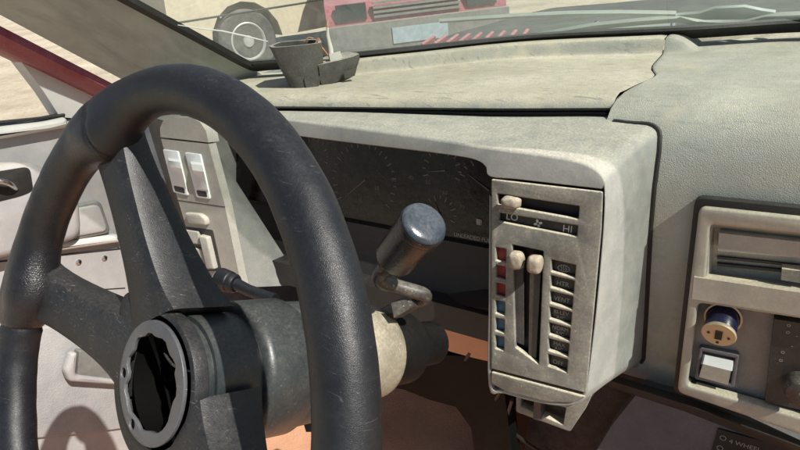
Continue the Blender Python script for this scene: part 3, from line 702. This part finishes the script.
obj('ignition_key', prism([atD(378, 330, .51), atD(384, 345, .51), atD(388, 372, .505), atD(383, 374, .505), atD(377, 358, .51)], .004, AX), m_chrome, col, bevel=.0008)
obj('column_bracket', prism([atD(x, y, .50) for x, y in [(298, 405), (314, 398), (316, 432), (306, 432)]], .03, AX), m_seal, col, bevel=.002)

stalk = thing('signal_stalk', 'stubby dark turn signal stalk poking out left of the column', 'stalk', atD(262, 295, .52))
s0, s1, s2, s3 = atD(275, 300, .52), atD(248, 290, .535), atD(236, 284, .54), atD(219, 278.5, .55)
obj('arm', tube([s0, s1, s2], [.006, .0055, .006], 16), m_rim, stalk)
obj('grip', tube([s2, s2.lerp(s3, .1), s2.lerp(s3, .3), s2.lerp(s3, .34), s2.lerp(s3, .9), s3], [.008, .0095, .0095, .0105, .0115, .009], 24), m_rim, stalk)

# ================================================================== GEAR SHIFT LEVER
gs = thing('gear_lever', 'column shift lever with fat glossy black knob and cranked arm', 'gear lever', atD(385, 318, .53))
bend = [atD(366, 323, .535), atD(385, 315.5, .53), atD(402, 307, .52), atD(418, 301, .512), atD(424.5, 297.5, .507), atD(423, 294.5, .503), atD(414, 291.5, .50), atD(396, 286.5, .495), atD(384, 283, .49), atD(379.5, 279, .487), atD(380.5, 274, .483), atD(387, 266, .475)]
sp = spline(bend, 5)
obj('arm', tube(sp, [.0078 if i < 12 else .0068 for i in range(len(sp))], 18), m_lvr, gs)
kb, kt = atD(385, 270, .478), atD(426, 221.5, .418)
ka = (kt - kb).normalized(); KL = (kt - kb).length
kn = obj('knob', lathe(kb, ka, [(0, .007), (KL * .08, .009), (KL * .20, .0125), (KL * .27, .0168), (KL * .30, .0176), (KL * .86, .0186)], 48), m_knob, gs)
obj('cap_ring', lathe(kb + ka * KL * .865, ka, [(0, .0165), (.0005, .0190), (.003, .0195), (.006, .0191)], 48), m_knob, kn)
obj('end_cap', lathe(kb + ka * (KL * .865 + .006), ka, [(0, .0183), (.001, .0186), (.0030, .0178), (.0045, .0155), (.0054, .0105), (.0057, .0005)], 48), m_kcap, kn)
obj('shift_collar', prism([atD(x, y, .50) for x, y in [(391, 303), (411, 297.5), (413, 307), (394, 318)]], .012, AX), m_lvr, gs, bevel=.0015)

# ================================================================== STEERING WHEEL
u0 = Vector((0, 0, 1)).cross(AX).normalized(); v0 = AX.cross(u0).normalized()
mw = Matrix.Identity(4)
for i, v in enumerate((u0, v0, AX)):
    for j in range(3): mw[j][i] = v[j]
mw.translation = WC
wheel = thing('steering_wheel', 'worn black three spoke steering wheel with its horn cap missing', 'steering wheel', WC, mw=mw)
def wp(r, a, h=0): return WC + (u0 * math.cos(a) + v0 * math.sin(a)) * r + AX * h
def wang(px, py):
    p = at(px, py, WC, AX) - WC; return math.atan2(p.dot(v0), p.dot(u0)), p.length
RR = .1905
A_UL = wang(112, 168)[0]; A_L = wang(38, 296)[0]
A_SEAM1 = wang(107, 96)[0]; A_SEAM2 = wang(22, 325)[0]
A_LR = wang(166, 470)[0]
A_LD = A_L + (A_LR - A_UL) if False else A_LR - (A_UL - A_L)
spk = [A_UL, A_L, A_LR, A_LR - (A_L - A_UL) * -1]
def adiff(a, b): return (a - b + math.pi) % (2 * math.pi) - math.pi
s1_, s2_ = sorted((A_SEAM1 % (2 * math.pi), A_SEAM2 % (2 * math.pi)))
def rim_ring(a, grow=0):
    r = .0152
    if 0 < (a - s1_) % (2 * math.pi) < s2_ - s1_: r += .0016 * min(1, min((a - s1_) % (2 * math.pi), (s2_ - a) % (2 * math.pi)) / .12)
    for s in (A_UL, A_L):
        r += .0020 * math.exp(-(adiff(a, s) / .16) ** 2)
    for s in (A_SEAM1, A_SEAM2):
        r -= .0016 * math.exp(-(adiff(a, s) / .008) ** 2)
    c = WC + (u0 * math.cos(a) + v0 * math.sin(a)) * RR; e = (u0 * math.cos(a) + v0 * math.sin(a))
    out = []
    for k in range(40):
        t = 2 * math.pi * k / 40; rad = r * (1 + .03 * math.cos(2 * t))
        if math.cos(t) < 0:
            for s in (A_UL, A_L): rad += .015 * max(0, -math.cos(t)) ** 2 * math.exp(-(adiff(a, s) / .18) ** 2)
        rad += .00035 * noise.noise((math.cos(a) * 14, math.sin(a) * 14, t * 1.2))
        if math.cos(t) < -.2 and adiff(A_UL, a) < .9 and a > 0 and False: rad += 0
        out.append(c + e * math.cos(t) * rad + AX * math.sin(t) * rad)
    return out
def rim_part(name, a0, a1, n, mt):
    rings = [rim_ring(a0 + (a1 - a0) * i / n) for i in range(n + 1)]
    return obj(name, loft(rings, True, False), mt, wheel, smooth=70)
rim_part('grip_section', s1_, s2_, 120, m_grip)
rim_part('rim', s2_, s1_ + 2 * math.pi, 260, m_rim)
b_ = bmesh.new()      # stitching along the inside of the grip
for i in range(46):
    a = s1_ + .06 + (s2_ - s1_ - .12) * i / 45
    for h in (-.004,):
        p0 = wp(RR - .0142 - .014 * max(math.exp(-(adiff(a, A_UL) / .20) ** 2), math.exp(-(adiff(a, A_L) / .18) ** 2)), a, h); p1 = wp(RR - .0139 - .014 * max(math.exp(-(adiff(a, A_UL) / .20) ** 2), math.exp(-(adiff(a, A_L) / .20) ** 2)), a + .016, h + .003)
        tube([p0, p0.lerp(p1, .5) - (p0 - WC).normalized() * .0005, p1], .0006, 6, b_)
obj('stitching', b_, m_grip, wheel)
def spoke(a, wd, name='spoke', fl=.75):
    e = (u0 * math.cos(a) + v0 * math.sin(a)); s = AX.cross(e)
    rings = []
    for i in range(15):
        t = i / 14; r = .0415 + (RR - .010 - .0415) * t
        w_ = wd * .5 * (1 + fl * math.exp(-(r - .04) / .022) + .35 * math.exp(-(RR - .015 - r) / .02))
        f = -.018 + .021 * t; bk = -.066 + .052 * t
        b = .007; c = WC + e * r
        pts = [(-w_ + b, f), (-w_ + b * .3, f - b * .3), (-w_, f - b), (-w_ * 1.04, bk + .004), (-w_ * .98, bk), (w_ * .98, bk), (w_ * 1.04, bk + .004), (w_, f - b), (w_ - b * .3, f - b * .3), (w_ - b, f)]
        rings.append([c + s * x + AX * h for x, h in pts])
    return obj(name, loft(rings), m_spoke, wheel, smooth=35)
spoke(A_UL + .03, .036); spoke(A_L, .038); spoke(A_LR, .040, fl=.5)
rings = [[] for _ in range(7)]
AM = A_UL + (A_L - A_UL) % (2 * math.pi) / 2
for k in range(120):
    a = 2 * math.pi * k / 120
    r = .0462 + .013 * (1 / (1 + math.exp(-(adiff(a, A_L + .75) + 1.75) / .12))) * (1 / (1 + math.exp((adiff(a, A_L + .75) - 1.55) / .12))) + .017 * math.exp(-(adiff(a, AM) / .30) ** 2)
    for j, (rr, hh) in enumerate(((.0436, .006), (r - .0035, .0062), (r - .0008, .0052), (r, .0025), (r, -.004), (r * .97, -.004 - max(0, r - .048) * 2.2), (.0436, -.006 - max(0, r - .048) * 2.2))): rings[j].append(wp(rr, a, hh - .024))
hubo = obj('hub', loft(rings, True, False), m_spoke, wheel)
obj('hub_barrel', lathe(WC - AX * .024, -AX, [(0, .0400), (.012, .0405), (.012, .0436), (.07, .0442)], 56, cap=False), m_hub, wheel)
# hub ring with splined opening and two bolt holes
PW = Plane(WC - AX * .015, u0, v0)
outc = [(.0408 * math.cos(2 * math.pi * k / 64), .0408 * math.sin(2 * math.pi * k / 64)) for k in range(64)]
star = []
for k in range(44):
    a = 2 * math.pi * k / 44; r = .0316 + (.0022 if k % 4 in (1, 2) else -.0006) * (.4 + abs(noise.noise((k // 4 * 1.7, 3, 1))) * 2) + .0040 * noise.noise((math.cos(a) * 2.2, math.sin(a) * 2.2, 9)) + .0012 * noise.noise((k * 1.3, 0, 4))
    star.append((r * math.cos(a), r * .98 * math.sin(a)))
def hole(px, py, r):
    u_, v_ = PW.uv(px, py); L = math.hypot(u_, v_); s = .0358 / L
    return [(u_ * s + r * math.cos(2 * math.pi * k / 16), v_ * s + r * math.sin(2 * math.pi * k / 16)) for k in range(16)]
obj('hub_ring', plate(PW, outc, [star, hole(122, 372, .0036), hole(137, 415, .0036)], .0028, .0006, d=.001, r=0, hr=0), m_ring, wheel)
for hx, hy in ((122, 372), (137, 415)):
    h_ = hole(hx, hy, .0033); obj('bolt_hole_shade', prism([PW.w(u_, v_, -.0004) for u_, v_ in h_], .0035, PW.n), mat('deep black', (.002, .002, .002), .8, spec=.1), wheel)  # black discs sunk in the holes in place of their shade
obj('hub_hollow_shade', lathe(WC - AX * .0235, -AX, [(0, .0398), (.050, .0395), (.050, .0005)], 40, cap=False), mat('deep black', (.002, .002, .002), .8, spec=.1), wheel)  # black lining, the hollow's shade put into its colour
obj('spline_nut', lathe(WC - AX * .060, -AX, [(0, .004), (.0, .008), (.012, .008)], 6), m_dark, wheel)
obj('horn_wire', tube(spline([wp(.026, 2.8, -.036), wp(.01, 2.2, -.032), wp(.012, .9, -.034), wp(.026, .5, -.038)], 6), .0010, 8), m_dark, wheel)

# ================================================================== DOOR
DX = -.70
PD = Plane(Vector((DX, 0, H)), (0, 1, 0), (0, 0, 1))     # normal +x
pd = lambda l, d=0: [PD.px(x, y, d) for x, y in l]
def soft(l, d, th, mt, name, par, bv=.006, r=.02, lab=None):
    return obj(name, plate(PD, rounded([PD.uv(*p) for p in l], r), [], th, bv, d=d, r=0), mt, par, label=lab)
door = soft([(-220, 150), (20, 127), (62, 119), (132, 118), (150, 260), (150, 480), (-150, 480)], 0, .05, m_door, 'door', body, .008, .01, 'cream grey door panel with carpeted foot')
soft([(-220, 150), (40, 121), (62, 116), (64, 127), (-220, 176)], .020, .07, m_doorw, 'window_sill', door, .010, .01)
soft([(-220, 142), (40, 117), (62, 113), (62, 116.5), (-220, 150)], .012, .02, m_seal, 'belt_seal', door, .003, .002)
obj('corner_trim', prism(pd([(9, 46), (20, 45), (118, 100), (104, 121), (60, 117), (44, 92)], .004), .03, PD.n), m_doorw, door, bevel=.004)
soft([(-200, 200), (20, 158), (58, 178), (70, 196), (73, 236), (40, 244), (-200, 300)], .035, .045, m_door, 'armrest', door, .014, .03)
soft([(-40, 173), (18, 164), (22, 188), (10, 193), (-40, 205)], .0362, .003, m_slot, 'handle_recess', door, .0008, .01)
obj('pull_handle', tube(spline([PD.px(-12, 184, .034), PD.px(-4, 181, .050), PD.px(8, 183, .050), PD.px(15, 188, .036)], 4), .0045, 12), m_chrome, door)
soft([(62, 206), (97, 199), (108, 232), (68, 240)], .012, .012, m_podside, 'speaker_frame', door, .004, .012)
soft([(66, 208), (95, 203), (104, 230), (70, 236)], .0155, .012, m_door, 'speaker_panel', door, .004, .012)
soft([(58, 198), (66, 196), (70, 204), (62, 207)], .016, .012, m_slot, 'lock_hole', door, .002, .006)
soft([(10, 247), (114, 233), (117, 241), (10, 256)], .016, .022, m_doorw, 'trim_rail', door, .006, .004)
obj('panel_seam', tube([PD.px(-60, 268, .0005), PD.px(60, 255, .0005), PD.px(125, 248, .0005)], .0014, 6), m_slot, door)
obj('panel_seam', tube([PD.px(-60, 300, .0005), PD.px(60, 292, .0005), PD.px(125, 288, .0005)], .0010, 6), m_slot, door)
for x, y in ((78, 262), (104, 258), (84, 312)): obj('screw', lathe(PD.px(x, y, -.001), PD.n, [(0, .005), (.0025, .005), (.004, .002)], 14), m_chrome, door)
soft([(-120, 345), (60, 324), (140, 332), (140, 425), (90, 432), (-120, 452)], .008, .012, m_carpetg, 'lower_carpet', door, .004, .02)
soft([(57, 367), (63, 349), (69, 348), (67, 370), (112, 376), (112, 381), (61, 377)], .030, .02, m_door, 'map_pocket', door, .006, .006)
soft([(72, 347), (110, 350), (110, 376), (70, 373)], .024, .02, m_podside, 'pocket_hole', door, .002, .004)

# ================================================================== BRAKE PEDAL
pedal = thing('brake_pedal', 'black brake pedal arm in the dark footwell right of the column', 'pedal', atY(445, 440, .10))
pa = spline([atY(455, 375, .2), atY(470, 395, .17), atY(486, 415, .14), atY(490, 440, .11), atY(488, 470, .09)], 6)
obj('arm', tube(pa, .022, 16, sx=.5), m_black, pedal)
obj('bracket', prism([atY(x, y, .18) for x, y in [(440, 388), (455, 378), (478, 380), (494, 400), (470, 398), (452, 404), (440, 412)]], .03, (0, -1, 0)), m_black, pedal, bevel=.004)
obj('footwell_shade_sheet', prism([atY(x, y, .055) for x, y in [(383, 352), (500, 358), (515, 475), (478, 475), (471, 428), (456, 407), (430, 400), (405, 390), (383, 386)]], .03, (0, -1, 0)), m_colb, pedal, bevel=.004)  # black sheet added as footwell shade, cut along the edge of the sunlit carpet
obj('foot_pad', prism([atY(x, y, .07) for x, y in [(470, 462), (510, 470), (505, 495), (466, 486)]], .014, (0, -1, .3)), m_seal, pedal, bevel=.003)

# ================================================================== CHARGER IN THE SOCKET
ch = thing('usb_charger', 'navy usb car charger with gold face plugged in beside the climate stack', 'charger', PR.px(722, 334, -.01))
ax = (PR.n + Vector((-.05, 0, -.30)) + Vector((0, 0, 0))).normalized()
c = PR.px(723, 318, -.006)
obj('socket_ring', lathe(c - PR.n * .004, PR.n, [(0, .0180), (.003, .0192), (.005, .0192), (.005, .0172), (0, .017)], 40, cap=False), m_gold, ch)
tip = c + ax * .024
obj('barrel', lathe(c - ax * .01, ax, [(0, .0158), (.034, .0162), (.035, .0155)], 40), m_navy, ch)
fc = obj('face', lathe(tip - ax * .001, ax, [(0, .0166), (.003, .0174), (.0045, .0164), (.0046, .0005)], 40), m_gold, ch)
PT = Plane(tip + ax * .0037, (1, 0, 0), (0, 0, 1)); PT = Plane(tip + ax * .0037, Vector((1, 0, 0)) - ax * ax.x, ax.cross(Vector((1, 0, 0))))
obj('port', prism([PT.w(-.0035, -.006), PT.w(.0035, -.006), PT.w(.0035, .007), PT.w(-.0035, .007)], .001, -ax), m_slot, fc)
for u_, v_ in ((-.010, .001), (.010, -.001), (0, -.0115)): obj('screw', lathe(PT.w(u_, v_), ax, [(0, .0016), (.0006, .0016)], 12), m_dark, fc)

# ================================================================== BROKEN PLASTIC PIECE ON THE DASH
pc = thing('plastic_bracket', 'broken grey brown plastic housing with loose wires lying on the dash top', 'plastic part', atZ(315, 85, .061))
ZB = .0612
b0c = atZ(283, 87, ZB); 
def pd3(px, py, back=0):
    """silhouette pixel on an upright plane facing the viewer through the piece"""
    o = atZ(318, 83, ZB); n = Vector((CAM.x - o.x, CAM.y - o.y, 0)).normalized()
    return at(px, py, o, n) - n * back
shell = []
prof = [(272, 47, 0), (281, 72, 0), (287, 87, 0)]
# tall bucket
rows = []
for (xl, xr, yl, yr) in ((269, 323, 47.5, 42), (273.5, 324, 56, 52), (279, 324.5, 68, 64), (285, 325, 79, 77), (290, 325, 87.3, 85)):
    a, b = pd3(xl, yl), pd3(xr, yr)
    ab = b - a; n = Vector((CAM.x - a.x, CAM.y - a.y, 0)).normalized()
    z = (a.z + b.z) / 2
    ring = [a + ab * .06 + n * .004, a + ab * .3 + n * .012, a + ab * .7 + n * .012, b - ab * .03 + n * .004, b - n * .035, b - ab * .2 - n * .055, a + ab * .2 - n * .055, a - n * .02]
    rows.append(ring)
top = [p.lerp(sum(rows[0], Vector()) / 8, .14) for p in rows[0]]
inn = [p.lerp(sum(rows[2], Vector()) / 8, .18) for p in rows[2]]
bm = loft([inn, top] + rows); tall = obj('tall_bin', bm, m_clay, pc, bevel=.0025, smooth=50)
rows = []
for (xl, xr, yl, yr, bk_) in ((318, 360, 64, 55, .06), (319, 360.5, 69, 60, .062), (320, 357, 78, 70, .058), (322, 350, 86, 76, .05)):
    a, b = pd3(xl, yl), pd3(xr, yr); n = Vector((CAM.x - a.x, CAM.y - a.y, 0)).normalized(); ab = b - a
    rows.append([a + n * .010, a + ab * .5 + n * .009, a + ab * .85 + n * .001, b - n * .012, b - n * .03 - ab * .05, b - ab * .25 - n * bk_, a + ab * .2 - n * bk_, a - n * .03])
obj('low_tray', loft(rows), m_clay, pc, bevel=.0025, smooth=50)
for L in ([(304, 76), (321, 74), (318.5, 85), (306, 86)], [(343, 70), (356, 66), (354, 74), (344, 77)]):
    obj('moulded_tab', prism([pd3(x, y, -.0155) for x, y in L], .006, (CAM - b0c).normalized()), m_clay, pc, bevel=.002)
obj('wire_post', tube([pd3(332, 62, .01), pd3(331, 50, .012), pd3(328, 36, .014), pd3(328, 28, .014)], [.0045, .0042, .0028, .002], 10), m_wire, pc)
obj('wire_tip', tube([pd3(328, 28, .014), pd3(328, 23, .014), pd3(328.5, 20, .014)], [.0022, .0018, .0012], 10), m_rust, pc)
obj('wire_clip', prism([pd3(x, y, .0) for x, y in [(329, 54), (340, 51), (343, 58), (331, 64)]], .02, (CAM - b0c).normalized()), m_wire, pc, bevel=.002)
obj('loose_wire', tube(spline([pd3(316, 45, .02), pd3(319, 40, .02), pd3(322, 48, .015), pd3(330, 58, .01)], 5), .0012, 8), m_rust, pc)
obj('loose_wire', tube(spline([pd3(304, 44, .03), pd3(309, 40, .03), pd3(314, 41, .03)], 5), .001, 8), m_rust, pc)

# ================================================================== WIPERS
GN = Vector((0, .575, .818)); GO = scr(base[40], 0, .018)
def gp(px, py, off=0):
    # outside face of the glass: march along the viewing line to the sloping glass height
    return at(px, py, W(.2, .50, .056) + GN * (.016 + off), GN)
wi = thing('wiper', 'bleached wiper arm with bolted pivot resting low on the windscreen', 'wiper', gp(700, 22), 'windscreen wipers')
obj('arm', flat_strip([gp(*p) for p in [(532, 37), (560, 32), (595, 26), (640, 21.5), (680, 18.5), (696, 22), (718, 23), (748, 22), (766, 17), (800, 15.5), (860, 14)]], .007, .003, GN), m_wiper, wi, bevel=.0015)
obj('blade', flat_strip([gp(*p, .004) for p in [(596, 27.5), (640, 26), (675, 24.5)]], .003, .004, GN), m_wiper, wi, bevel=.001)
for x, y in ((596, 25.5), (672, 26), (780, 22)): obj('bolt', lathe(gp(x, y, .003), GN, [(-.004, .006), (.004, .006), (.007, .004)], 16), m_chrome, wi)
wj = thing('wiper', 'thin long wiper blade lying above the bolted wiper arm', 'wiper', gp(600, 13), 'windscreen wipers')
obj('blade', flat_strip([gp(*p) for p in [(440, 21), (468, 19), (520, 15.5), (570, 13.2), (620, 12.5), (676, 13.5)]], .003, .003, GN), m_wiper, wj, bevel=.001)
obj('pivot_plate', prism([gp(x, y, .002) for x, y in [(676, 13), (700, 11), (715, 6), (745, 4.5), (762, 8), (776, 10), (762, 13), (745, 17), (705, 17.5)]], .004, GN), m_wiper, wj, bevel=.001)

# ================================================================== VEHICLES BEYOND THE GLASS
def wheel_parts(par, c, r, side, wd=.2):
    ax = side.normalized()
    ty = obj('tyre', lathe(c - ax * wd / 2, ax, [(0, r * .6), (0, r * .9), (.03, r * .99), (wd - .03, r * .99), (wd, r * .92), (wd, r * .62), (wd - .02, r * .6)], 40), m_tyre, par)
    al = obj('rim', lathe(c + ax * (wd / 2 - .05), ax, [(0, r * .60), (.045, r * .60), (.05, r * .56), (.02, r * .50), (.015, r * .2), (.05, r * .17), (.055, .01)], 40), m_alloy, par)
    u, v = frame(ax)
    for k in range(6):
        a = k * math.pi / 3 + .3
        obj('rim_hole', lathe(c + ax * (wd / 2 - .029) + (u * math.cos(a) + v * math.sin(a)) * r * .35, ax, [(0, r * .09), (.004, r * .085)], 12), m_slot, al)
def vehicle(name, label, cat, origin, fwd, L, Wd, wheelx, r, paint, belt, roof, cab, extra=None):
    fwd = fwd.normalized(); sd = fwd.cross(Vector((0, 0, 1))).normalized()          # right-hand side
    t = thing(name, label, cat, origin)
    P = lambda x, y, z: origin + fwd * x + sd * y + Vector((0, 0, z))
    low = .34
    pts = [(-L / 2, low)]
    for wx in sorted(wheelx):
        for k in range(9):
            a = math.pi - math.pi * k / 8; pts.append((wx + r * 1.22 * math.cos(a), max(low, r + r * 1.22 * math.sin(a))))
    pts += [(L / 2, low), (L / 2 + .03, .62), (L / 2 - .05, belt - .12), (cab[1] + .45, belt), (-L / 2 + .03, belt), (-L / 2 - .02, .6)]
    bd = obj('body', loft([[P(x, -Wd / 2, z) for x, z in pts], [P(x, Wd / 2, z) for x, z in pts]]), paint, t, bevel=.025)
    c0, c1 = cab
    cp = [[P(c0, y, belt), P(c1 + .40, y, belt), P(c1 - .15, y * .84, roof), P(c0 + .15, y * .84, roof)] for y in (-Wd / 2 + .03, Wd / 2 - .03)]
    cb = obj('cab', loft(cp), paint, t, bevel=.04)
    for s in (-1, 1):
        y = s * (Wd / 2 - .03); k = lambda x, z, o=.012: P(x, y * (1 - .16 * (z - belt) / (roof - belt)) + s * o, z)
        obj('window', prism([k(c0 + .15, belt + .05), k(c1 + .25, belt + .05), k(c1 - .12, roof - .10), k(c0 + .22, roof - .10)], .012, sd * s), m_glassd, t)
        obj('door_seam', join([tube([P(c0 + .1, s * (Wd / 2 + .001), .45), P(c0 + .1, s * (Wd / 2 + .001), belt)], .006, 6), tube([P(c1 + .25, s * (Wd / 2 + .001), .45), P(c1 + .25, s * (Wd / 2 + .001), belt)], .006, 6), tube([P(-L / 2 + .1, s * (Wd / 2 + .002), .72), P(L / 2 - .1, s * (Wd / 2 + .002), .72)], .010, 6)]), m_slot, t)
        for wx in wheelx: wheel_parts(t, P(wx, s * (Wd / 2 - .10), r), r, sd * s)
    for s in (1, -1):
        obj('bumper', prism([P(s * (L / 2 + .12), -Wd / 2, .38), P(s * (L / 2 + .12), Wd / 2, .38), P(s * (L / 2 + .12), Wd / 2, .62), P(s * (L / 2 + .12), -Wd / 2, .62)], .14, fwd * s), m_grey, t, bevel=.03)
    obj('number_plate', prism([P(L / 2 + .13, y, z) for y, z in ((-.26, .42), (.26, .42), (.26, .56), (-.26, .56))], .015, fwd), m_plate, t)
    for k in range(4): obj('grille_bar', prism([P(L / 2 + .05, y, z) for y, z in ((-Wd * .24, .655 + .04 * k), (Wd * .24, .655 + .04 * k), (Wd * .24, .675 + .04 * k), (-Wd * .24, .675 + .04 * k))], .05, fwd), m_grey, t)
    for s in (-1, 1):
        obj('headlight', prism([P(L / 2 + .045, s * Wd * .36 + y, z) for y, z in ((-.14, .66), (.14, .66), (.14, .80), (-.14, .80))], .05, fwd), m_glassd, t, bevel=.01)
    return t, P
# cream pickup whose front wheel shows through the left corner of the glass
wc = CAM + ray(246, 41) * ((.38 - CAM.z) / ray(246, 41).z); wc.z = .38
tow = Vector((CAM.x - wc.x, CAM.y - wc.y, 0)).normalized()
sdv = Matrix.Rotation(R(22), 3, 'Z') @ tow           # side of the pickup that faces us
fw = Vector((0, 0, 1)).cross(sdv)                     # so that fw x up = sdv
org = wc - fw * (-1.55) - sdv * (.92 - .10); org.z = 0
vehicle('pickup_truck', 'cream pickup parked ahead, its big wheel seen through the left glass corner', 'pickup truck', org, fw, 4.9, 1.84, (-1.55, 1.5), .38, m_tanp, 1.05, 1.62, (-.2, .8))
# red car nose to the right
rc = CAM + ray(420, 31) * ((.50 - CAM.z) / ray(420, 31).z); rc.z = 0
tow = Vector((CAM.x - rc.x, CAM.y - rc.y, 0)).normalized(); fw2 = Matrix.Rotation(R(8), 3, 'Z') @ tow
vehicle('red_car', 'faded red car with grey bumper parked ahead of the windscreen', 'car', rc - fw2 * 2.2, fw2, 4.2, 1.7, (-1.25, 1.3), .31, m_redp, .92, 1.40, (-.8, .5))
